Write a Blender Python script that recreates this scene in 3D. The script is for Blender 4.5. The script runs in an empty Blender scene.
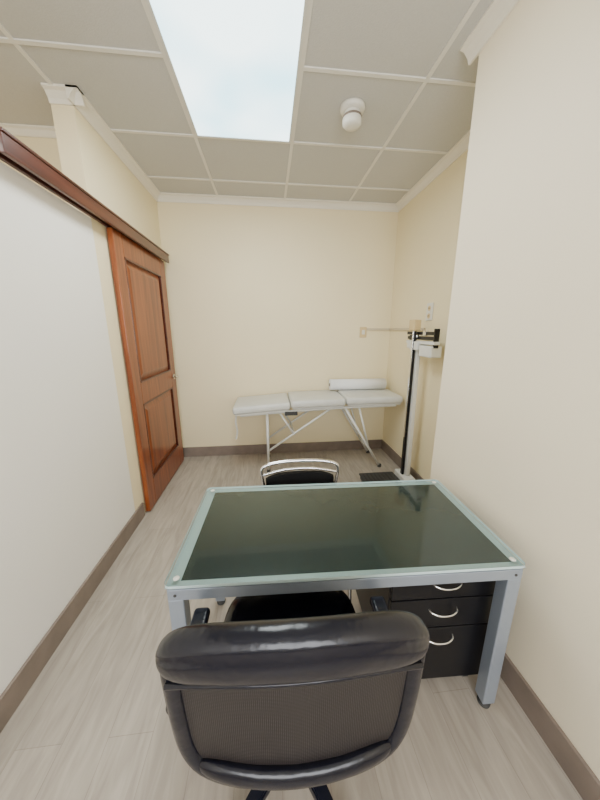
import bpy, bmesh, math
from mathutils import Vector, Matrix, Euler

scene = bpy.context.scene
COL = scene.collection

# ------------------------------------------------------------------ materials
def new_mat(name):
    m = bpy.data.materials.new(name); m.use_nodes = True
    nt = m.node_tree
    return m, nt, nt.nodes['Principled BSDF']

def pmat(name, col, rough=0.5, metal=0.0, coat=0.0, bump=0.0, bscale=60.0, var=0.0, vscale=6.0, spec=0.5, det=4):
    m, nt, b = new_mat(name)
    b.inputs['Base Color'].default_value = (*col, 1)
    b.inputs['Roughness'].default_value = rough
    b.inputs['Metallic'].default_value = metal
    b.inputs['Coat Weight'].default_value = coat
    b.inputs['Specular IOR Level'].default_value = spec
    tc = nt.nodes.new('ShaderNodeTexCoord')
    if bump > 0:
        n = nt.nodes.new('ShaderNodeTexNoise'); n.inputs['Scale'].default_value = bscale; n.inputs['Detail'].default_value = det
        nt.links.new(tc.outputs['Object'], n.inputs['Vector'])
        bp = nt.nodes.new('ShaderNodeBump'); bp.inputs['Strength'].default_value = bump; bp.inputs['Distance'].default_value = 0.01
        nt.links.new(n.outputs['Fac'], bp.inputs['Height']); nt.links.new(bp.outputs['Normal'], b.inputs['Normal'])
    if var > 0:
        n = nt.nodes.new('ShaderNodeTexNoise'); n.inputs['Scale'].default_value = vscale; n.inputs['Detail'].default_value = 5
        nt.links.new(tc.outputs['Object'], n.inputs['Vector'])
        r = nt.nodes.new('ShaderNodeValToRGB')
        r.color_ramp.elements[0].position = 0.3; r.color_ramp.elements[1].position = 0.7
        r.color_ramp.elements[0].color = (*[c*(1-var) for c in col], 1)
        r.color_ramp.elements[1].color = (*[min(1, c*(1+var)) for c in col], 1)
        nt.links.new(n.outputs['Fac'], r.inputs['Fac']); nt.links.new(r.outputs['Color'], b.inputs['Base Color'])
    return m

M_cream = pmat('wall_cream_paint', (0.87, 0.76, 0.50), 0.6, bump=0.06, bscale=90, var=0.012, vscale=2)
M_white = pmat('wall_offwhite_paint', (0.88, 0.85, 0.79), 0.55, bump=0.06, bscale=90, var=0.012, vscale=2)
M_right = pmat('wall_warm_paint', (0.87, 0.78, 0.60), 0.55, bump=0.06, bscale=90, var=0.012, vscale=2)
M_crown = pmat('crown_white', (0.84, 0.80, 0.70), 0.5)
M_base = pmat('baseboard_taupe', (0.215, 0.17, 0.14), 0.5, var=0.12, vscale=9)
M_tile = pmat('ceiling_tile', (0.57, 0.565, 0.54), 0.9, bump=0.12, bscale=140, var=0.03, vscale=130)
M_tbar = pmat('ceiling_tbar', (0.78, 0.76, 0.70), 0.5)
M_plastic = pmat('white_plastic', (0.75, 0.73, 0.66), 0.4)
M_duct = pmat('duct_plastic', (0.58, 0.50, 0.36), 0.5)
M_cplastic = pmat('cream_plastic', (0.66, 0.50, 0.26), 0.45)
M_steel = pmat('silver_painted_steel', (0.34, 0.39, 0.47), 0.38, metal=0.55)
M_chrome = pmat('chrome', (0.75, 0.75, 0.75), 0.15, metal=1.0)
M_leather = pmat('black_leather', (0.004, 0.0045, 0.010), 0.25, bump=0.65, bscale=11, spec=0.38, coat=0.08, det=3.5)
M_blkplastic = pmat('black_plastic', (0.006, 0.007, 0.015), 0.30, spec=0.4)
M_fabric = pmat('black_fabric', (0.008, 0.008, 0.009), 0.8, bump=0.2, bscale=300, spec=0.2)
M_black = pmat('black_laminate', (0.006, 0.006, 0.008), 0.30, spec=0.3)
M_vinyl = pmat('grey_white_vinyl', (0.62, 0.62, 0.58), 0.4, bump=0.12, bscale=25, var=0.04, vscale=8)
M_wframe = pmat('white_enamel', (0.72, 0.72, 0.68), 0.35)
M_paper = pmat('white_paper', (0.86, 0.87, 0.87), 0.7, bump=0.1, bscale=60)
M_panel = pmat('dark_glass_panel', (0.013, 0.024, 0.026), 0.25, var=0.15, vscale=3, spec=0.3)
M_edge = pmat('glass_edge', (0.55, 0.69, 0.70), 0.15)
M_frost = pmat('frosted_glass_border', (0.33, 0.40, 0.40), 0.35)
M_rubber = pmat('grey_rubber', (0.05, 0.05, 0.05), 0.7)
M_brass = pmat('brushed_nickel', (0.6, 0.55, 0.45), 0.3, metal=1.0)

def wood_mat(name, c1, c2, c3, axis, rough=0.32):
    m, nt, b = new_mat(name)
    tc = nt.nodes.new('ShaderNodeTexCoord'); mp = nt.nodes.new('ShaderNodeMapping')
    sc = [14, 14, 14]; sc[axis] = 0.9
    mp.inputs['Scale'].default_value = sc
    n = nt.nodes.new('ShaderNodeTexNoise'); n.inputs['Scale'].default_value = 1.6; n.inputs['Detail'].default_value = 7; n.inputs['Distortion'].default_value = 0.7
    r = nt.nodes.new('ShaderNodeValToRGB'); e = r.color_ramp.elements
    e[0].position = 0.28; e[0].color = (*c1, 1); e[1].position = 0.75; e[1].color = (*c3, 1)
    k = e.new(0.5); k.color = (*c2, 1)
    nt.links.new(tc.outputs['Object'], mp.inputs['Vector']); nt.links.new(mp.outputs['Vector'], n.inputs['Vector'])
    nt.links.new(n.outputs['Fac'], r.inputs['Fac']); nt.links.new(r.outputs['Color'], b.inputs['Base Color'])
    b.inputs['Roughness'].default_value = rough; b.inputs['Coat Weight'].default_value = 0.2
    return m
M_door = wood_mat('door_mahogany', (0.13, 0.028, 0.008), (0.215, 0.050, 0.012), (0.32, 0.085, 0.020), 2)
M_beam = wood_mat('beam_mahogany', (0.045, 0.010, 0.006), (0.08, 0.018, 0.010), (0.12, 0.030, 0.015), 1)

def floor_mat():
    m, nt, b = new_mat('vinyl_plank_floor')
    tc = nt.nodes.new('ShaderNodeTexCoord'); mp = nt.nodes.new('ShaderNodeMapping')
    mp.inputs['Rotation'].default_value = (0, 0, math.radians(90))
    br = nt.nodes.new('ShaderNodeTexBrick')
    br.inputs['Scale'].default_value = 1.0; br.inputs['Brick Width'].default_value = 1.2
    br.inputs['Row Height'].default_value = 0.16; br.inputs['Mortar Size'].default_value = 0.0010
    br.inputs['Color1'].default_value = (0.435, 0.385, 0.325, 1); br.inputs['Color2'].default_value = (0.385, 0.340, 0.285, 1)
    br.inputs['Mortar'].default_value = (0.29, 0.255, 0.215, 1); br.inputs['Bias'].default_value = 0.0
    nt.links.new(tc.outputs['Object'], mp.inputs['Vector']); nt.links.new(mp.outputs['Vector'], br.inputs['Vector'])
    mp2 = nt.nodes.new('ShaderNodeMapping'); mp2.inputs['Scale'].default_value = (13, 1.7, 1)
    n = nt.nodes.new('ShaderNodeTexNoise'); n.inputs['Scale'].default_value = 1.9; n.inputs['Detail'].default_value = 9; n.inputs['Distortion'].default_value = 1.1
    nt.links.new(tc.outputs['Object'], mp2.inputs['Vector']); nt.links.new(mp2.outputs['Vector'], n.inputs['Vector'])
    r = nt.nodes.new('ShaderNodeValToRGB'); r.color_ramp.elements[0].position = 0.32; r.color_ramp.elements[1].position = 0.68
    r.color_ramp.elements[0].color = (0.80, 0.79, 0.78, 1); r.color_ramp.elements[1].color = (1.10, 1.10, 1.10, 1)
    nt.links.new(n.outputs['Fac'], r.inputs['Fac'])
    mx = nt.nodes.new('ShaderNodeMix'); mx.data_type = 'RGBA'; mx.blend_type = 'MULTIPLY'; mx.inputs[0].default_value = 1
    nt.links.new(br.outputs['Color'], mx.inputs[6]); nt.links.new(r.outputs['Color'], mx.inputs[7])
    nt.links.new(mx.outputs[2], b.inputs['Base Color'])
    b.inputs['Roughness'].default_value = 0.36
    return m
M_floor = floor_mat()

def glass_mat():
    m = bpy.data.materials.new('clear_green_glass'); m.use_nodes = True; nt = m.node_tree; nt.nodes.clear()
    o = nt.nodes.new('ShaderNodeOutputMaterial'); mix = nt.nodes.new('ShaderNodeMixShader')
    t = nt.nodes.new('ShaderNodeBsdfTransparent'); t.inputs['Color'].default_value = (0.93, 0.975, 0.97, 1)
    g = nt.nodes.new('ShaderNodeBsdfGlossy'); g.inputs['Roughness'].default_value = 0.05
    lw = nt.nodes.new('ShaderNodeLayerWeight'); lw.inputs['Blend'].default_value = 0.5
    p = nt.nodes.new('ShaderNodeMath'); p.operation = 'POWER'; p.inputs[1].default_value = 5.0
    s = nt.nodes.new('ShaderNodeMath'); s.operation = 'MULTIPLY_ADD'; s.inputs[1].default_value = 0.9; s.inputs[2].default_value = 0.03
    nt.links.new(lw.outputs['Facing'], p.inputs[0]); nt.links.new(p.outputs[0], s.inputs[0])
    nt.links.new(s.outputs[0], mix.inputs[0]); nt.links.new(t.outputs[0], mix.inputs[1]); nt.links.new(g.outputs[0], mix.inputs[2])
    nt.links.new(mix.outputs[0], o.inputs[0])
    return m
M_glass = glass_mat()

def mesh_fabric():
    m, nt, b = new_mat('chair_mesh_net')
    b.inputs['Roughness'].default_value = 0.45; b.inputs['Specular IOR Level'].default_value = 0.35
    tc = nt.nodes.new('ShaderNodeTexCoord')
    w1 = nt.nodes.new('ShaderNodeTexWave'); w1.inputs['Scale'].default_value = 75; w1.bands_direction = 'X'
    w2 = nt.nodes.new('ShaderNodeTexWave'); w2.inputs['Scale'].default_value = 75; w2.bands_direction = 'Z'
    nt.links.new(tc.outputs['Object'], w1.inputs['Vector']); nt.links.new(tc.outputs['Object'], w2.inputs['Vector'])
    mm = nt.nodes.new('ShaderNodeMath'); mm.operation = 'MULTIPLY'
    nt.links.new(w1.outputs['Fac'], mm.inputs[0]); nt.links.new(w2.outputs['Fac'], mm.inputs[1])
    r = nt.nodes.new('ShaderNodeValToRGB')
    r.color_ramp.elements[0].color = (0.008, 0.007, 0.008, 1); r.color_ramp.elements[1].color = (0.060, 0.048, 0.043, 1)
    nt.links.new(mm.outputs[0], r.inputs['Fac']); nt.links.new(r.outputs['Color'], b.inputs['Base Color'])
    bp = nt.nodes.new('ShaderNodeBump'); bp.inputs['Strength'].default_value = 0.3; bp.inputs['Distance'].default_value = 0.002
    nt.links.new(mm.outputs[0], bp.inputs['Height']); nt.links.new(bp.outputs['Normal'], b.inputs['Normal'])
    return m
M_net = mesh_fabric()

def light_mat():
    m = bpy.data.materials.new('led_panel_diffuser'); m.use_nodes = True; nt = m.node_tree; nt.nodes.clear()
    o = nt.nodes.new('ShaderNodeOutputMaterial'); e = nt.nodes.new('ShaderNodeEmission')
    tc = nt.nodes.new('ShaderNodeTexCoord'); n = nt.nodes.new('ShaderNodeTexNoise'); n.inputs['Scale'].default_value = 1.9; n.inputs['Detail'].default_value = 1.5
    r = nt.nodes.new('ShaderNodeValToRGB'); r.color_ramp.elements[0].position = 0.36; r.color_ramp.elements[1].position = 0.60
    r.color_ramp.elements[0].color = (0.46, 0.78, 0.88, 1); r.color_ramp.elements[1].color = (0.84, 1.0, 1.0, 1)
    nt.links.new(tc.outputs['Object'], n.inputs['Vector']); nt.links.new(n.outputs['Fac'], r.inputs['Fac'])
    nt.links.new(r.outputs['Color'], e.inputs['Color']); e.inputs['Strength'].default_value = 4.6
    nt.links.new(e.outputs[0], o.inputs[0])
    return m
M_light = light_mat()

# ------------------------------------------------------------------ helpers
def empty(name, loc=(0, 0, 0), rotz=0):
    e = bpy.data.objects.new(name, None); COL.objects.link(e)
    e.location = loc; e.rotation_euler = (0, 0, rotz); e.empty_display_size = 0.1
    return e

def obj_from_bm(name, bm, mat, parent=None, smooth=False):
    me = bpy.data.meshes.new(name); bm.to_mesh(me); bm.free()
    if mat: me.materials.append(mat)
    if smooth:
        for p in me.polygons: p.use_smooth = True
    o = bpy.data.objects.new(name, me); COL.objects.link(o)
    if parent: o.parent = parent
    return o

def box(name, lo, hi, mat, parent=None, bevel=0.0, seg=2, rot=None, smooth=False):
    lo, hi = Vector(lo), Vector(hi); c = (lo+hi)/2; s = hi-lo
    bm = bmesh.new(); bmesh.ops.create_cube(bm, size=1)
    bmesh.ops.scale(bm, vec=s, verts=bm.verts)
    if bevel > 0:
        bmesh.ops.bevel(bm, geom=list(bm.edges), offset=bevel, segments=seg, profile=0.5, affect='EDGES')
    o = obj_from_bm(name, bm, mat, parent, smooth or bevel > 0.012)
    o.location = c
    if rot: o.rotation_euler = rot
    return o

def cyl(name, p0, p1, r, mat, parent=None, r2=None, seg=24, smooth=True):
    p0, p1 = Vector(p0), Vector(p1); d = p1-p0
    bm = bmesh.new()
    bmesh.ops.create_cone(bm, cap_ends=True, segments=seg, radius1=r, radius2=r if r2 is None else r2, depth=d.length)
    o = obj_from_bm(name, bm, mat, parent, False)
    if smooth:
        for p in o.data.polygons: p.use_smooth = len(p.vertices) == 4
    o.location = (p0+p1)/2
    o.rotation_euler = d.to_track_quat('Z', 'Y').to_euler()
    return o

def lathe(name, prof, loc, mat, parent=None, seg=40):
    bm = bmesh.new(); rings = []
    for r, z in prof:
        rings.append([bm.verts.new((max(r, 1e-4)*math.cos(2*math.pi*i/seg), max(r, 1e-4)*math.sin(2*math.pi*i/seg), z)) for i in range(seg)])
    for a, b in zip(rings[:-1], rings[1:]):
        for i in range(seg):
            bm.faces.new((a[i], a[(i+1) % seg], b[(i+1) % seg], b[i]))
    bmesh.ops.recalc_face_normals(bm, faces=bm.faces)
    o = obj_from_bm(name, bm, mat, parent, True); o.location = loc
    return o

def catmull(pts, n=8, cyclic=False):
    P = [Vector(p) for p in pts]; out = []; N = len(P)
    rng = N if cyclic else N-1
    for i in range(rng):
        if cyclic:
            a, b, c, d = P[(i-1) % N], P[i], P[(i+1) % N], P[(i+2) % N]
        else:
            a, b, c, d = P[max(i-1, 0)], P[i], P[i+1], P[min(i+2, N-1)]
        for k in range(n):
            t = k/n
            out.append(0.5*((2*b)+(c-a)*t+(2*a-5*b+4*c-d)*t*t+(3*b-3*c+d-a)*t**3))
    if not cyclic: out.append(P[-1])
    return out

def tube(name, pts, r, mat, parent=None, cyclic=False, smooth=True, n=8):
    P = catmull(pts, n, cyclic) if smooth else [Vector(p) for p in pts]
    cu = bpy.data.curves.new(name+'_c', 'CURVE'); cu.dimensions = '3D'; cu.bevel_depth = r; cu.bevel_resolution = 4; cu.use_fill_caps = True
    sp = cu.splines.new('POLY'); sp.points.add(len(P)-1)
    for q, p in zip(sp.points, P): q.co = (*p, 1)
    sp.use_cyclic_u = cyclic
    tmp = bpy.data.objects.new(name+'_tmp', cu); COL.objects.link(tmp)
    bpy.context.view_layer.update()
    me = bpy.data.meshes.new_from_object(tmp.evaluated_get(bpy.context.evaluated_depsgraph_get()))
    bpy.data.objects.remove(tmp); me.materials.clear(); me.materials.append(mat)
    for p in me.polygons: p.use_smooth = True
    o = bpy.data.objects.new(name, me); COL.objects.link(o)
    if parent: o.parent = parent
    return o

def prism(name, prof, axis, a0, a1, mat, parent=None):
    bm = bmesh.new()
    def mk(p, a): return (a, p[0], p[1]) if axis == 'x' else (p[0], a, p[1])
    A = [bm.verts.new(mk(p, a0)) for p in prof]; B = [bm.verts.new(mk(p, a1)) for p in prof]
    n = len(prof)
    for i in range(n): bm.faces.new((A[i], A[(i+1) % n], B[(i+1) % n], B[i]))
    bm.faces.new(A[::-1]); bm.faces.new(B)
    bmesh.ops.recalc_face_normals(bm, faces=bm.faces)
    return obj_from_bm(name, bm, mat, parent)

# ------------------------------------------------------------------ room shell
H = 2.765; YB = 3.358; XL = -1.055; XR = 0.99; XA = 1.42; YC = 2.10; YD = 2.45; YN = 1.56; Y0 = -1.7; XO = -3.0
box('floor', (XO-0.1, Y0-0.1, -0.1), (XA+0.1, YB+0.1, 0), M_floor)
box('ceiling', (XO-0.1, Y0-0.1, H), (XA+0.1, YB+0.1, H+0.1), M_tile)
box('wall_back', (XL-0.12, YB, 0), (XA+0.1, YB+0.1, H), M_cream)
box('wall_left', (XL-0.12, YC, 0), (XL, YB, H), M_cream)
box('wall_partition', (XL-0.12, Y0, 0), (XL, YC, 2.14), M_white)
box('wall_corridor', (XO, YD, 0), (XL-0.12, YD+0.1, H), M_cream)
box('wall_corridor_side', (XO-0.1, Y0, 0), (XO, YD+0.1, H), M_cream)
box('wall_right', (XR, Y0, 0), (XA+0.1, YN, H), M_right)
box('wall_alcove', (XA, YN, 0), (XA+0.1, YB, H), M_cream)
wf = empty('wall_front')
WX0, WX1, WZ0, WZ1 = -0.85, 0.80, 0.95, 2.35
box('wall_below', (XO, Y0-0.1, 0), (XR, Y0, WZ0), M_white, wf)
box('wall_above', (XO, Y0-0.1, WZ1), (XR, Y0, H), M_white, wf)
box('wall_side_1', (XO, Y0-0.1, WZ0), (WX0, Y0, WZ1), M_white, wf)
box('wall_side_2', (WX1, Y0-0.1, WZ0), (XR, Y0, WZ1), M_white, wf)
w = empty('window_1')
for i, (a, b_) in enumerate([((WX0, Y0-0.08, WZ0), (WX1, Y0-0.02, WZ0+0.05)), ((WX0, Y0-0.08, WZ1-0.05), (WX1, Y0-0.02, WZ1)),
                             ((WX0, Y0-0.08, WZ0+0.05), (WX0+0.05, Y0-0.02, WZ1-0.05)), ((WX1-0.05, Y0-0.08, WZ0+0.05), (WX1, Y0-0.02, WZ1-0.05)),
                             ((-0.05, Y0-0.08, WZ0+0.05), (0.0, Y0-0.02, WZ1-0.05))]):
    box('frame_%d' % (i+1), a, b_, M_wframe, w, 0.004)

BH = 0.12; BT = 0.014
box('baseboard_back', (XL, YB-BT, 0), (XA, YB, BH), M_base, bevel=0.003)
box('baseboard_left', (XL, Y0, 0), (XL+BT, 2.22, BH), M_base, bevel=0.003)
box('baseboard_right', (XR-BT, Y0, 0), (XR, YN+BT, BH), M_base, bevel=0.003)
box('baseboard_corner', (XR, YN, 0), (XA, YN+BT, BH), M_base, bevel=0.003)
box('baseboard_alcove', (XA-BT, YN+BT, 0), (XA, YB-BT, BH), M_base, bevel=0.003)

def crown(name, axis, a0, a1, wall, sgn, mat=M_crown, s=0.06):
    prof = [(wall, H), (wall+sgn*s, H), (wall+sgn*s, H-0.010), (wall+sgn*0.65*s, H-0.016), (wall+sgn*0.3*s, H-0.040),
            (wall+sgn*0.18*s, H-s), (wall, H-s)]
    return prism(name, prof, axis, a0, a1, mat)
crown('trim_crown_back', 'x', XL, XA, YB, -1)
crown('trim_crown_left', 'y', YC-0.06, YB, XL, 1)
crown('trim_crown_left_end', 'x', XL-0.12, XL+0.06, YC, -1)
crown('trim_crown_corridor', 'x', XO, XL-0.12, YD, -1, s=0.045)
crown('trim_crown_alcove', 'y', YN, YB, XA, -1)
crown('trim_crown_right', 'y', Y0, YN+0.06, XR, -1)
crown('trim_crown_corner', 'x', XR, XA, YN, 1)

gx = [-0.461+0.6625*k for k in range(-3, 3)]; gy = [2.40+0.60*k for k in range(-6, 2)]
bm = bmesh.new()
def addbox(bm, lo, hi):
    r = bmesh.ops.create_cube(bm, size=1); lo, hi = Vector(lo), Vector(hi)
    bmesh.ops.scale(bm, vec=hi-lo, verts=r['verts']); bmesh.ops.translate(bm, vec=(lo+hi)/2, verts=r['verts'])
for x in gx:
    y1 = YB if x > XL else (YC if x > XL-0.12 else YD)
    ys = YN if x > XR else Y0
    if x < XA: addbox(bm, (x-0.011, ys, H-0.006), (x+0.011, y1, H))
for y in gy:
    x0 = XL if y > YC else XO; x1 = XA if y > YN else XR
    addbox(bm, (x0, y-0.011, H-0.0065), (x1, y+0.011, H))
obj_from_bm('trim_ceiling_grid', bm, M_tbar)

lt = empty('ceiling_light_panel')
lx0, lx1, ly0, ly1 = -0.450, 0.191, 1.20+0.011, 2.40-0.011
box('diffuser', (lx0+0.012, ly0+0.012, H-0.010), (lx1-0.012, ly1-0.012, H-0.006), M_light, lt)
for i, (a, b_) in enumerate([((lx0, ly0, H-0.014), (lx1, ly0+0.014, H)), ((lx0, ly1-0.014, H-0.014), (lx1, ly1, H)),
                             ((lx0, ly0+0.014, H-0.014), (lx0+0.014, ly1-0.014, H)), ((lx1-0.014, ly0+0.014, H-0.014), (lx1, ly1-0.014, H))]):
    box('rim_%d' % (i+1), a, b_, M_wframe, lt)

sd = empty('smoke_detector', (0.53, 2.03, H))
lathe('base', [(0, 0), (0.072, 0), (0.074, -0.012), (0.068, -0.026), (0.05, -0.030), (0, -0.030)], (0, 0, 0), M_plastic, sd)
lathe('dome', [(0.046, -0.028), (0.050, -0.045), (0.057, -0.066), (0.056, -0.088), (0.046, -0.100), (0.020, -0.104), (0, -0.105)], (0, 0, 0), M_plastic, sd)
lathe('vent_ring', [(0.0500, -0.046), (0.0550, -0.050), (0.0570, -0.058), (0.0555, -0.064)], (0, 0, 0), M_base, sd)

# ------------------------------------------------------------------ sliding door
dr = empty('door_1')
DX0, DX1 = XL+0.010, XL+0.045
y0, y1, z0, z1 = 2.25, 3.245, 0.012, 2.14
st = 0.13
box('stile_1', (DX0, y0, z0), (DX1, y0+st, z1), M_door, dr, 0.003)
box('stile_2', (DX0, y1-st, z0), (DX1, y1, z1), M_door, dr, 0.003)
box('rail_top', (DX0, y0+st, z1-0.15), (DX1, y1-st, z1), M_door, dr, 0.003)
box('rail_mid', (DX0, y0+st, 0.90), (DX1, y1-st, 1.07), M_door, dr, 0.003)
box('rail_bottom', (DX0, y0+st, z0), (DX1, y1-st, 0.24), M_door, dr, 0.003)
def panel(name, a0, a1, b0, b1):
    box(name+'_field', (DX0+0.004, a0, b0), (DX1-0.020, a1, b1), M_door, dr)
    bm = bmesh.new(); xo = DX1-0.020; xi = DX1-0.004; m1, m2 = 0.022, 0.07
    o1 = [(xo, a0+m1, b0+m1), (xo, a1-m1, b0+m1), (xo, a1-m1, b1-m1), (xo, a0+m1, b1-m1)]
    o2 = [(xi, a0+m2, b0+m2), (xi, a1-m2, b0+m2), (xi, a1-m2, b1-m2), (xi, a0+m2, b1-m2)]
    A = [bm.verts.new(p) for p in o1]; B = [bm.verts.new(p) for p in o2]
    for i in range(4): bm.faces.new((A[i], A[(i+1) % 4], B[(i+1) % 4], B[i]))
    bm.faces.new(B); bmesh.ops.recalc_face_normals(bm, faces=bm.faces)
    obj_from_bm(name+'_raised', bm, M_door, dr)
    for i, (a, b_) in enumerate([((a0, b0), (a1, b0+0.014)), ((a0, b1-0.014), (a1, b1)), ((a0, b0), (a0+0.014, b1)), ((a1-0.014, b0), (a1, b1))]):
        box(name+'_bead_%d' % i, (DX1-0.020, a[0], a[1]), (DX1+0.002, b_[0], b_[1]), M_beam, dr, 0.003)
panel('panel_upper', y0+st, y1-st, 1.07, z1-0.15)
panel('panel_lower', y0+st, y1-st, 0.24, 0.90)
cyl('handle_rose', (DX1, y1-0.065, 1.00), (DX1+0.010, y1-0.065, 1.00), 0.027, M_brass, dr)
cyl('handle_neck', (DX1+0.010, y1-0.065, 1.00), (DX1+0.045, y1-0.065, 1.00), 0.009, M_brass, dr)
tube('handle_lever', [(DX1+0.045, y1-0.058, 1.0), (DX1+0.048, y1-0.10, 1.0), (DX1+0.044, y1-0.15, 1.0)], 0.009, M_brass, dr)
box('trim_door_jamb', (XL, 3.262, 0), (XL+0.020, 3.33, 2.135), M_beam, bevel=0.003)
bmn = empty('sliding_door_rail_valance')
BY0 = 1.39
box('fascia', (XL+0.068, BY0, 2.130), (XL+0.088, 3.27, 2.200), M_beam, bmn, 0.003)
box('top_board', (XL+0.002, BY0, 2.200), (XL+0.094, 3.275, 2.213), M_beam, bmn, 0.003)
box('track', (XL+0.022, BY0+0.015, 2.165), (XL+0.050, 3.26, 2.195), M_black, bmn, 0.002)
box('hanger_strip', (XL+0.001, BY0+0.01, 2.145), (XL+0.02, 3.26, 2.20), M_beam, bmn, 0.002)
for i, yy in enumerate((2.42, 3.05)):
    box('roller_bracket_%d' % (i+1), (XL+0.022, yy-0.02, 2.142), (XL+0.036, yy+0.02, 2.17), M_chrome, bmn)
box('end_bracket', (XL+0.03, BY0+0.002, 2.14), (XL+0.066, BY0+0.015, 2.19), M_rubber, bmn)

# ------------------------------------------------------------------ switch, duct, outlet
sw = empty('light_switch')
box('plate', (1.055, YB-0.010, 1.395), (1.135, YB, 1.515), M_cplastic, sw, 0.004)
box('rocker', (1.078, YB-0.016, 1.43), (1.112, YB-0.010, 1.48), M_plastic, sw, 0.002)
cd = empty('cable_duct')
box('duct_run_1', (1.135, YB-0.016, 1.475), (XA, YB, 1.500), M_duct, cd, 0.002)
box('duct_run_2', (XA-0.016, 2.57, 1.475), (XA, YB-0.016, 1.500), M_duct, cd, 0.002)
ol = empty('wall_outlet')
box('plate', (XA-0.010, 2.47, 1.56), (XA, 2.57, 1.71), M_plastic, ol, 0.004)
for k in (1.60, 1.665):
    cyl('socket_%d' % int(k*1000), (XA-0.013, 2.52, k), (XA-0.009, 2.52, k), 0.022, M_cplastic, ol)
    for dy in (-0.008, 0.008):
        box('slot', (XA-0.0145, 2.52+dy-0.002, k-0.006), (XA-0.012, 2.52+dy+0.002, k+0.006), M_black, ol)

# ------------------------------------------------------------------ examination table
et = empty('examination_table')
def cushion(name, x0_, x1_, zb0, zb1, ya, yb, th=0.078):
    L = math.hypot(x1_-x0_, zb1-zb0); ang = -math.atan2(zb1-zb0, x1_-x0_)
    c = Vector(((x0_+x1_)/2, (ya+yb)/2, (zb0+zb1)/2+th/2))
    o = box(name, (c.x-L/2, ya, c.z-th/2), (c.x+L/2, yb, c.z+th/2), M_vinyl, et, 0.026, 4, rot=(0, ang, 0))
    box(name+'_board', (c.x-L/2+0.02, ya+0.02, c.z-th/2-0.012), (c.x+L/2-0.02, yb-0.02, c.z-th/2+0.01), M_wframe, et, 0.003, rot=(0, ang, 0))
    return o
cushion('cushion_foot', -0.37, 0.205, 0.655, 0.697, 2.80, 3.31)
cushion('cushion_middle', 0.21, 0.775, 0.708, 0.722, 2.80, 3.31)
cushion('cushion_head', 0.78, 1.385, 0.731, 0.731, 2.80, 3.31)
R_ = 0.0135
for i, yy in enumerate((2.86, 3.24)):
    tube('side_rail_%d' % (i+1), [(-0.30, yy, 0.637), (0.2, yy, 0.668), (0.77, yy, 0.692), (1.33, yy, 0.703)], R_, M_wframe, et)
    cyl('leg_foot_%d' % (i+1), (-0.03, yy, 0.0), (-0.03, yy, 0.65), R_, M_wframe, et)
    cyl('leg_head_%d' % (i+1), (1.20, yy, 0.0), (0.78, yy, 0.69), R_, M_wframe, et)
    cyl('brace_%d' % (i+1), (-0.03, yy, 0.24), (0.62, yy, 0.680), R_*0.85, M_wframe, et)
    cyl('brace_short_%d' % (i+1), (0.10, yy, 0.655), (0.24, yy, 0.42), R_*0.75, M_wframe, et)
    cyl('head_strut_%d' % (i+1), (1.06, yy, 0.23), (0.93, yy, 0.695), R_*0.75, M_wframe, et)
    lathe('foot_cap_a%d' % (i+1), [(0, 0), (0.019, 0), (0.019, 0.03), (0.014, 0.034)], (-0.03, yy, 0), M_rubber, et, 16)
    lathe('foot_cap_b%d' % (i+1), [(0, 0), (0.021, 0), (0.021, 0.03), (0.014, 0.034)], (1.195, yy, 0), M_rubber, et, 16)
cyl('cross_foot', (-0.03, 2.86, 0.12), (-0.03, 3.24, 0.12), R_*0.8, M_wframe, et)
cyl('cross_head', (1.06, 2.86, 0.226), (1.06, 3.24, 0.226), R_*0.8, M_wframe, et)
cyl('cross_mid', (0.24, 2.86, 0.42), (0.24, 3.24, 0.42), R_*0.8, M_wframe, et)
box('tilt_ratchet', (0.15, 2.835, 0.63), (0.28, 2.85, 0.67), M_rubber, et, 0.004)
tube('strap', [(-0.335, 2.84, 0.67), (-0.345, 2.835, 0.58), (-0.335, 2.84, 0.48), (-0.35, 2.835, 0.40)], 0.009, M_vinyl, et)
pr = empty('paper_roll')
PZ = 0.809+0.063
cyl('roll', (0.685, 3.21, PZ), (1.335, 3.21, PZ), 0.062, M_paper, pr, seg=40)
cyl('core_1', (0.680, 3.21, PZ), (0.687, 3.21, PZ), 0.018, M_base, pr)
cyl('core_2', (1.333, 3.21, PZ), (1.341, 3.21, PZ), 0.018, M_base, pr)

# ------------------------------------------------------------------ medical scale
ms = empty('medical_scale')
box('base_casting', (0.88, 2.34, 0.025), (1.27, 2.57, 0.065), M_black, ms, 0.012, 3)
box('platform', (0.87, 2.33, 0.067), (1.22, 2.58, 0.085), M_rubber, ms, 0.008, 3)
for k in range(8):
    box('tread_%d' % k, (0.895+k*0.038, 2.35, 0.084), (0.907+k*0.038, 2.56, 0.088), M_black, ms)
for i, (x, y) in enumerate([(0.91, 2.37), (0.91, 2.54), (1.30, 2.37), (1.30, 2.54)]):
    cyl('foot_%d' % i, (x, y, 0), (x, y, 0.032), 0.02, M_rubber, ms)
box('column_shoe', (1.235, 2.34, 0.025), (1.345, 2.57, 0.12), M_wframe, ms, 0.012, 3)
bm = bmesh.new(); bmesh.ops.create_cube(bm, size=1)
for v in bm.verts:
    t = 0 if v.co.z < 0 else 1
    hy = 0.045 if t == 0 else 0.026; hx = 0.020 if t == 0 else 0.018
    v.co = Vector((1.298+(hx if v.co.x > 0 else -hx), 2.45+(hy if v.co.y > 0 else -hy), 0.11 if t == 0 else 1.36))
bmesh.ops.bevel(bm, geom=list(bm.edges), offset=0.006, segments=2, affect='EDGES')
obj_from_bm('column', bm, M_wframe, ms)
box('height_rod', (1.252, 2.440, 0.11), (1.272, 2.475, 1.47), M_black, ms, 0.002)
box('height_rod_inner', (1.246, 2.448, 0.5), (1.253, 2.467, 1.50), M_chrome, ms, 0.001)
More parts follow.
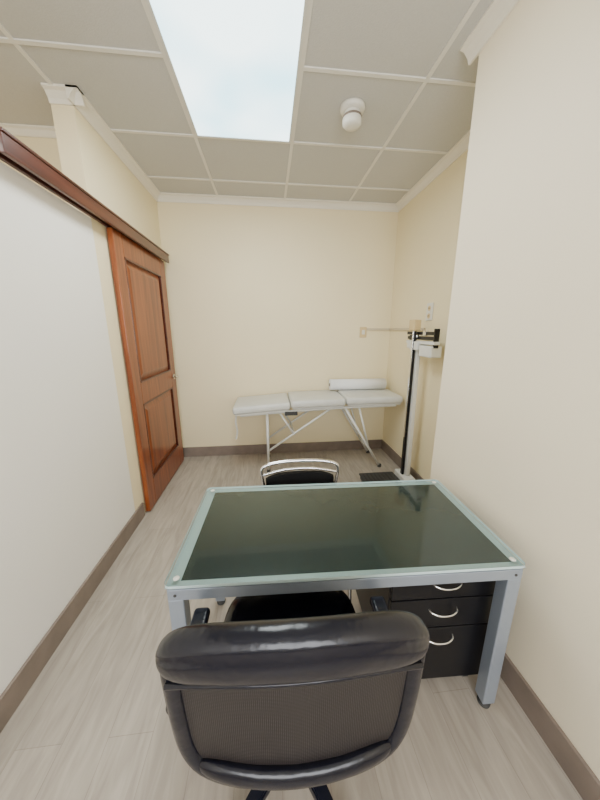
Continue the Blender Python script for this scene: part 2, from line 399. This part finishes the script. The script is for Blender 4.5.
box('rod_head', (1.225, 2.40, 1.475), (1.285, 2.50, 1.565), M_cplastic, ms, 0.006)
box('head_block', (1.255, 2.38, 1.31), (1.345, 2.52, 1.385), M_wframe, ms, 0.008)
box('beam_frame', (1.275, 2.16, 1.365), (1.325, 2.63, 1.390), M_wframe, ms, 0.004)
box('beam_upper', (1.284, 2.17, 1.44), (1.302, 2.64, 1.466), M_black, ms, 0.002)
box('beam_lower', (1.282, 2.17, 1.400), (1.306, 2.62, 1.428), M_black, ms, 0.002)
box('poise_large', (1.272, 2.50, 1.393), (1.314, 2.57, 1.438), M_black, ms, 0.005)
box('poise_small', (1.278, 2.31, 1.434), (1.310, 2.35, 1.475), M_chrome, ms, 0.004)
box('beam_guide', (1.278, 2.165, 1.34), (1.318, 2.185, 1.49), M_black, ms, 0.003)
box('beam_bracket', (1.260, 2.17, 1.265), (1.355, 2.36, 1.355), M_wframe, ms, 0.010)
box('beam_bracket_2', (1.275, 2.54, 1.32), (1.32, 2.61, 1.370), M_wframe, ms, 0.006)
cyl('beam_pivot', (1.268, 2.45, 1.425), (1.325, 2.45, 1.425), 0.014, M_chrome, ms)

# ------------------------------------------------------------------ desk
ang = math.radians(-2.1)
dk = empty('desk', (0.270, 1.066, 0), ang)
W, D, T = 1.222, 0.595, 0.693
hw, hd = W/2, D/2
def rounded_slab(name, hx, hy, z0, z1, r, mats, parent, seg=6):
    bm = bmesh.new(); pts = []
    for cx, cy, a0 in ((hx-r, hy-r, 0), (-hx+r, hy-r, 90), (-hx+r, -hy+r, 180), (hx-r, -hy+r, 270)):
        for k in range(seg+1):
            a = math.radians(a0+90*k/seg); pts.append((cx+r*math.cos(a), cy+r*math.sin(a)))
    A = [bm.verts.new((x, y, z0)) for x, y in pts]; B = [bm.verts.new((x, y, z1)) for x, y in pts]
    n = len(pts)
    for i in range(n):
        f = bm.faces.new((A[i], A[(i+1) % n], B[(i+1) % n], B[i])); f.material_index = 1 if len(mats) > 1 else 0
    bm.faces.new(A[::-1]); bm.faces.new(B)
    o = obj_from_bm(name, bm, mats[0], parent)
    for m in mats[1:]: o.data.materials.append(m)
    return o
rounded_slab('glass_top', hw, hd, T-0.010, T, 0.022, [M_glass, M_edge], dk)
fb = 0.050
box('apron_front', (-hw+0.008, -hd+0.006, T-0.063), (hw-0.008, -hd+0.006+fb, T-0.020), M_steel, dk, 0.003)
box('apron_rear', (-hw+0.008, hd-0.006-fb, T-0.063), (hw-0.008, hd-0.006, T-0.020), M_steel, dk, 0.003)
box('apron_left', (-hw+0.008, -hd+0.006+fb, T-0.063), (-hw+0.008+fb, hd-0.006-fb, T-0.020), M_steel, dk, 0.003)
box('apron_right', (hw-0.008-fb, -hd+0.006+fb, T-0.063), (hw-0.008, hd-0.006-fb, T-0.020), M_steel, dk, 0.003)
bx, by, bw = hw-0.004, hd-0.004, 0.042
box('frosted_border_front', (-bx, -by, T-0.0125), (bx, -by+bw*0.65, T-0.0105), M_frost, dk)
box('frosted_border_rear', (-bx, by-bw*0.65, T-0.0125), (bx, by, T-0.0105), M_frost, dk)
box('frosted_border_left', (-bx, -by+bw*0.65, T-0.0125), (-bx+bw, by-bw*0.65, T-0.0105), M_frost, dk)
box('frosted_border_right', (bx-bw*0.7, -by+bw*0.65, T-0.0125), (bx, by-bw*0.65, T-0.0105), M_frost, dk)
box('dark_inset', (-bx+bw, -by+bw*0.65, T-0.0195), (bx-bw*0.7, by-bw*0.65, T-0.0112), M_panel, dk)
for sx in (-1, 1):
    for sy in (-1, 1):
        cx = sx*(hw-0.008-fb/2); cy = sy*(hd-0.006-fb/2)
        tg = '%s%s' % ('l' if sx < 0 else 'r', 'f' if sy < 0 else 'b')
        box('leg_'+tg, (cx-fb/2, cy-fb/2, 0.03), (cx+fb/2, cy+fb/2, T-0.060), M_steel, dk, 0.004)
        lathe('glide_'+tg, [(0, 0), (0.022, 0), (0.024, 0.010), (0.014, 0.014), (0.010, 0.032)], (cx, cy, 0), M_rubber, dk, 20)
        lathe('standoff_'+tg, [(0, T), (0.010, T), (0.010, T+0.0015), (0, T+0.0018)], (cx, cy, 0), M_plastic, dk, 20)
        cyl('screw_'+tg, (cx+sx*fb/2, cy, T-0.045), (cx+sx*(fb/2+0.002), cy, T-0.045), 0.006, M_chrome, dk)
        cyl('screw_front_'+tg, (cx, cy+sy*fb/2, T-0.042), (cx, cy+sy*(fb/2+0.002), T-0.042), 0.005, M_rubber, dk)

# ------------------------------------------------------------------ drawer pedestal
dp = empty('drawer_pedestal', (0.655, 1.070, 0), ang)
pw, pd = 0.210, 0.230
box('carcass', (-pw, -pd+0.018, 0.060), (pw, pd, 0.600), M_black, dp, 0.003)
for i, (a, b_) in enumerate(((0.065, 0.335), (0.341, 0.474), (0.480, 0.595))):
    box('drawer_front_%d' % (i+1), (-pw+0.003, -pd, a), (pw-0.003, -pd+0.018, b_), M_black, dp, 0.003)
    hz = (0.290, 0.425, 0.550)[i]
    tube('handle_%d' % (i+1), [(-0.055, -pd, hz+0.006), (-0.048, -pd-0.014, hz+0.002), (-0.020, -pd-0.024, hz-0.003), (0.020, -pd-0.024, hz-0.003), (0.048, -pd-0.014, hz+0.002), (0.055, -pd, hz+0.006)], 0.0042, M_chrome, dp)
cyl('lock', (pw-0.04, -pd, 0.565), (pw-0.04, -pd-0.004, 0.565), 0.009, M_chrome, dp)
for sx in (-1, 1):
    for sy in (-1, 1):
        cx, cy = sx*(pw-0.04), sy*(pd-0.05)
        cyl('castor_wheel', (cx-0.010, cy, 0.022), (cx+0.010, cy, 0.022), 0.022, M_rubber, dp)
        box('castor_fork', (cx-0.015, cy-0.012, 0.030), (cx+0.015, cy+0.012, 0.062), M_black, dp, 0.003)

# ------------------------------------------------------------------ visitor chair
vc = empty('visitor_chair', (0.162, 1.50, 0))
tr = 0.010
for s in (-1, 1):
    tube('rear_leg_%d' % (s+2), [(s*0.20, 0.06, 0), (s*0.20, 0.03, 0.22), (s*0.20, 0.0, 0.45), (s*0.205, 0.0, 0.62)], tr, M_chrome, vc)
    tube('front_leg_%d' % (s+2), [(s*0.20, -0.40, 0), (s*0.20, -0.38, 0.25), (s*0.20, -0.36, 0.40)], tr, M_chrome, vc)
    cyl('seat_rail_%d' % (s+2), (s*0.20, 0.0, 0.415), (s*0.20, -0.37, 0.405), tr, M_chrome, vc)
tube('back_loop', [(-0.205, 0, 0.60), (-0.217, 0.0, 0.68), (-0.208, 0.004, 0.732), (-0.13, 0.012, 0.752), (0, 0.018, 0.757), (0.13, 0.012, 0.752), (0.208, 0.004, 0.732), (0.217, 0, 0.68), (0.205, 0, 0.60)], tr, M_chrome, vc)
tube('back_cross', [(-0.212, 0.002, 0.685), (-0.1, 0.010, 0.706), (0, 0.014, 0.711), (0.1, 0.010, 0.706), (0.212, 0.002, 0.685)], tr*0.75, M_chrome, vc)
bm = bmesh.new(); g = []
for i in range(17):
    u = -1+i/8; row = []
    for j in range(9):
        v = j/8; zz = 0.50+0.188*v-0.03*abs(u)**4*(1 if v > 0.5 else -1)
        row.append(bm.verts.new((u*0.195, 0.004+0.010*(1-u*u), zz)))
    g.append(row)
for i in range(16):
    for j in range(8): bm.faces.new((g[i][j], g[i+1][j], g[i+1][j+1], g[i][j+1]))
o = obj_from_bm('back_pad', bm, M_fabric, vc, True)
md = o.modifiers.new('s', 'SOLIDIFY'); md.thickness = 0.03; md.offset = 0
md = o.modifiers.new('b', 'BEVEL'); md.width = 0.01; md.segments = 3
box('seat_pad', (-0.215, -0.43, 0.415), (0.215, -0.02, 0.465), M_fabric, vc, 0.02, 4)

# ------------------------------------------------------------------ office chair
oc = empty('office_chair', (0.042, 0.43, 0), math.radians(-2))
def spow(c, p): return math.copysign(abs(c)**p, c)
BHW, BHH, BZC = 0.274, 0.215, 0.700
def backpt(x, z, off=0.0):
    u = x/BHW
    return Vector((x*(1.0-0.10*max(0, BZC+0.16-z)-0.25*max(0, BZC-0.05-z)), 0.040*u*u + 0.03*(BZC-z) + off, z))
NS = 88
outline = []
for k in range(NS):
    a = 2*math.pi*k/NS
    outline.append((BHW*spow(math.cos(a), 0.28), BZC+BHH*spow(math.sin(a), 0.32)))
bm = bmesh.new(); rings = []
for q in range(1, 13):
    s = q/12*0.975
    rings.append([bm.verts.new(backpt(x*s, BZC+(z-BZC)*s, 0.012*(1-s*s))) for x, z in outline])
c0 = bm.verts.new(backpt(0, BZC, 0.012))
for k in range(NS): bm.faces.new((c0, rings[0][k], rings[0][(k+1) % NS]))
for a_, b_ in zip(rings[:-1], rings[1:]):
    for k in range(NS): bm.faces.new((a_[k], b_[k], b_[(k+1) % NS], a_[(k+1) % NS]))
bmesh.ops.recalc_face_normals(bm, faces=bm.faces)
o = obj_from_bm('back_mesh', bm, M_net, oc, True)
md = o.modifiers.new('s', 'SOLIDIFY'); md.thickness = 0.008; md.offset = 0
def sweep_ring(name, pts, rn, ry, mat, parent, seg=12):
    bm = bmesh.new(); N = len(pts); R = []
    for i in range(N):
        t = (pts[(i+1) % N]-pts[(i-1) % N]).normalized(); yv = Vector((0, 1, 0)); nn = t.cross(yv).normalized()
        R.append([bm.verts.new(pts[i]+nn*rn*math.cos(2*math.pi*k/seg)+yv*ry*math.sin(2*math.pi*k/seg)) for k in range(seg)])
    for i in range(N):
        a_, b_ = R[i], R[(i+1) % N]
        for k in range(seg): bm.faces.new((a_[k], a_[(k+1) % seg], b_[(k+1) % seg], b_[k]))
    bmesh.ops.recalc_face_normals(bm, faces=bm.faces)
    return obj_from_bm(name, bm, mat, parent, True)
def resample(pts, n):
    L = [0]; N = len(pts)
    for i in range(N): L.append(L[-1]+(pts[(i+1) % N]-pts[i]).length)
    out = []; j = 0
    for k in range(n):
        d = L[-1]*k/n
        while L[j+1] < d: j += 1
        t = (d-L[j])/max(1e-9, L[j+1]-L[j]); out.append(pts[j].lerp(pts[(j+1) % N], t))
    return out
ol3 = resample([backpt(x*0.955, BZC+(z-BZC)*0.955) for x, z in outline], 96)
for _ in range(2): ol3 = [(ol3[i-1]+ol3[i]*2+ol3[(i+1) % 96])/4 for i in range(96)]
sweep_ring('back_frame', ol3, 0.020, 0.016, M_leather, oc)
# padded leather top roll
bm = bmesh.new(); R = []; NU = 72; SG = 32
for i in range(NU+1):
    u = math.sin((-1+2*i/NU)*math.pi/2)
    e = max(0.0, 1-abs(u)**9)**0.5
    rz = (0.058-0.006*u*u)*max(e, 0.02); ry = 0.036*max(e, 0.02)
    c = backpt(u*0.285, 0.889-0.034*u*u-0.016*u**4, -0.002)
    ring = []
    for k in range(SG):
        a = 2*math.pi*k/SG
        # soft seam grooves along the rear face
        gr = 0.16*math.exp(-((math.sin(a)-0.35)/0.12)**2) if math.cos(a) < 0 else 0
        ring.append(bm.verts.new(c+Vector((0, (1-gr)*ry*spow(math.cos(a), 0.85), rz*spow(math.sin(a), 0.8)))))
    R.append(ring)
for a_, b_ in zip(R[:-1], R[1:]):
    for k in range(SG): bm.faces.new((a_[k], a_[(k+1) % SG], b_[(k+1) % SG], b_[k]))
bm.faces.new(R[0]); bm.faces.new(R[-1][::-1])
bmesh.ops.recalc_face_normals(bm, faces=bm.faces)
obj_from_bm('head_roll', bm, M_leather, oc, True)
us = [-1, -0.8, -0.5, -0.2, 0, 0.2, 0.5, 0.8, 1]
tube('roll_piping', [backpt(u*0.265, 0.832-0.028*u*u-0.014*u**4, -0.020) for u in us], 0.006, M_leather, oc)
# lower leather trim
bm = bmesh.new(); R = []
for i in range(33):
    u = -1+i/16; c = backpt(u*0.245, 0.515+0.010*u*u, -0.006); e = max(0.05, 1-abs(u)**8)**0.5
    R.append([bm.verts.new(c+Vector((0, 0.017*e*math.cos(2*math.pi*k/16), 0.026*e*math.sin(2*math.pi*k/16)))) for k in range(16)])
for a_, b_ in zip(R[:-1], R[1:]):
    for k in range(16): bm.faces.new((a_[k], a_[(k+1) % 16], b_[(k+1) % 16], b_[k]))
bm.faces.new(R[0]); bm.faces.new(R[-1][::-1]); bmesh.ops.recalc_face_normals(bm, faces=bm.faces)
obj_from_bm('lower_trim', bm, M_leather, oc, True)
# seat
bm = bmesh.new(); rr = []
prof = [(0.0, 0.500), (0.5, 0.498), (0.85, 0.494), (0.97, 0.478), (1.0, 0.455), (0.97, 0.432), (0.9, 0.425), (0.0, 0.425)]
for s, z in prof:
    rr.append([bm.verts.new((max(s, 0.001)*0.245*spow(math.cos(2*math.pi*k/48), 0.5), 0.31+max(s, 0.001)*0.235*spow(math.sin(2*math.pi*k/48), 0.5), z)) for k in range(48)])
for a_, b_ in zip(rr[:-1], rr[1:]):
    for k in range(48): bm.faces.new((a_[k], a_[(k+1) % 48], b_[(k+1) % 48], b_[k]))
bmesh.ops.recalc_face_normals(bm, faces=bm.faces)
obj_from_bm('seat', bm, M_leather, oc, True)
box('seat_plate', (-0.10, 0.18, 0.395), (0.10, 0.42, 0.427), M_blkplastic, oc, 0.008)
tube('back_spine', [(0, 0.22, 0.405), (0, 0.10, 0.41), (0, 0.045, 0.46), (0, 0.035, 0.56), (0, 0.035, 0.66)], 0.014, M_blkplastic, oc)
for s in (-1, 1):
    xx = s*0.283
    box('arm_pad_%d' % (s+2), (xx-0.025, 0.075, 0.597), (xx+0.025, 0.335, 0.625), M_leather, oc, 0.012, 4)
    tube('arm_post_%d' % (s+2), [(s*0.15, 0.27, 0.415), (s*0.22, 0.27, 0.413), (s*0.268, 0.26, 0.44), (s*0.272, 0.24, 0.52), (s*0.275, 0.23, 0.60)], 0.015, M_blkplastic, oc)
lathe('gas_lift', [(0.028, 0.10), (0.028, 0.26), (0.018, 0.262), (0.018, 0.40)], (0, 0.29, 0), M_blkplastic, oc, 24)
lathe('hub', [(0, 0.07), (0.045, 0.07), (0.048, 0.09), (0.038, 0.13), (0, 0.13)], (0, 0.29, 0), M_blkplastic, oc, 24)
for k in range(5):
    a = math.radians(-90+30+72*k); d = Vector((math.cos(a), math.sin(a), 0)); c = Vector((0, 0.29, 0))
    bm = bmesh.new(); pn = Vector((-d.y, d.x, 0))
    A = [bm.verts.new(c+d*0.03+pn*s1*0.028+Vector((0, 0, z))) for s1, z in ((-1, 0.075), (1, 0.075), (1, 0.118), (-1, 0.118))]
    B = [bm.verts.new(c+d*0.285+pn*s1*0.017+Vector((0, 0, z))) for s1, z in ((-1, 0.060), (1, 0.060), (1, 0.082), (-1, 0.082))]
    for i in range(4): bm.faces.new((A[i], A[(i+1) % 4], B[(i+1) % 4], B[i]))
    bm.faces.new(A[::-1]); bm.faces.new(B); bmesh.ops.recalc_face_normals(bm, faces=bm.faces)
    bmesh.ops.bevel(bm, geom=list(bm.edges), offset=0.005, segments=2, affect='EDGES')
    obj_from_bm('star_arm_%d' % (k+1), bm, M_blkplastic, oc)
    e_ = c+d*0.27
    cyl('castor_stem_%d' % (k+1), e_+Vector((0, 0, 0.03)), e_+Vector((0, 0, 0.065)), 0.008, M_chrome, oc)
    for s in (-1, 1):
        cyl('castor_%d%d' % (k+1, s+1), e_+pn*s*0.006+Vector((0, 0, 0.026)), e_+pn*s*0.024+Vector((0, 0, 0.026)), 0.026, M_blkplastic, oc)

# ------------------------------------------------------------------ lights
def area(name, loc, rot, sx, sy, power, col):
    l = bpy.data.lights.new(name, 'AREA'); l.shape = 'RECTANGLE'; l.size = sx; l.size_y = sy; l.energy = power; l.color = col
    o = bpy.data.objects.new(name, l); COL.objects.link(o); o.location = loc; o.rotation_euler = rot
    return o
area('window_daylight', (-0.025, Y0-0.15, 1.65), (math.radians(90), 0, 0), 1.6, 1.35, 88, (0.97, 0.98, 1.0))
area('ceiling_panel_lamp', (-0.13, 1.80, H-0.02), (0, 0, 0), 0.6, 1.1, 28, (0.99, 1.0, 0.98))
area('corridor_fill', (-2.1, 0.6, H-0.03), (0, 0, 0), 0.6, 1.2, 42, (1.0, 0.98, 0.92))  # added fill light for the space beyond the partition, no fixture modelled there

wd = bpy.data.worlds.new('World'); scene.world = wd; wd.use_nodes = True
bg = wd.node_tree.nodes['Background']; bg.inputs[0].default_value = (0.88, 0.93, 1.0, 1); bg.inputs[1].default_value = 1.6

# ------------------------------------------------------------------ camera
cam = bpy.data.cameras.new('camera'); co = bpy.data.objects.new('camera', cam); COL.objects.link(co)
cam.sensor_fit = 'VERTICAL'; cam.sensor_height = 36; cam.sensor_width = 27; cam.lens = 290/800*36; cam.clip_start = 0.02
co.location = (0, 0, 1.48)
co.rotation_euler = Euler((math.radians(90-13.57), 0, math.radians(-6.12)), 'XYZ')
scene.camera = co
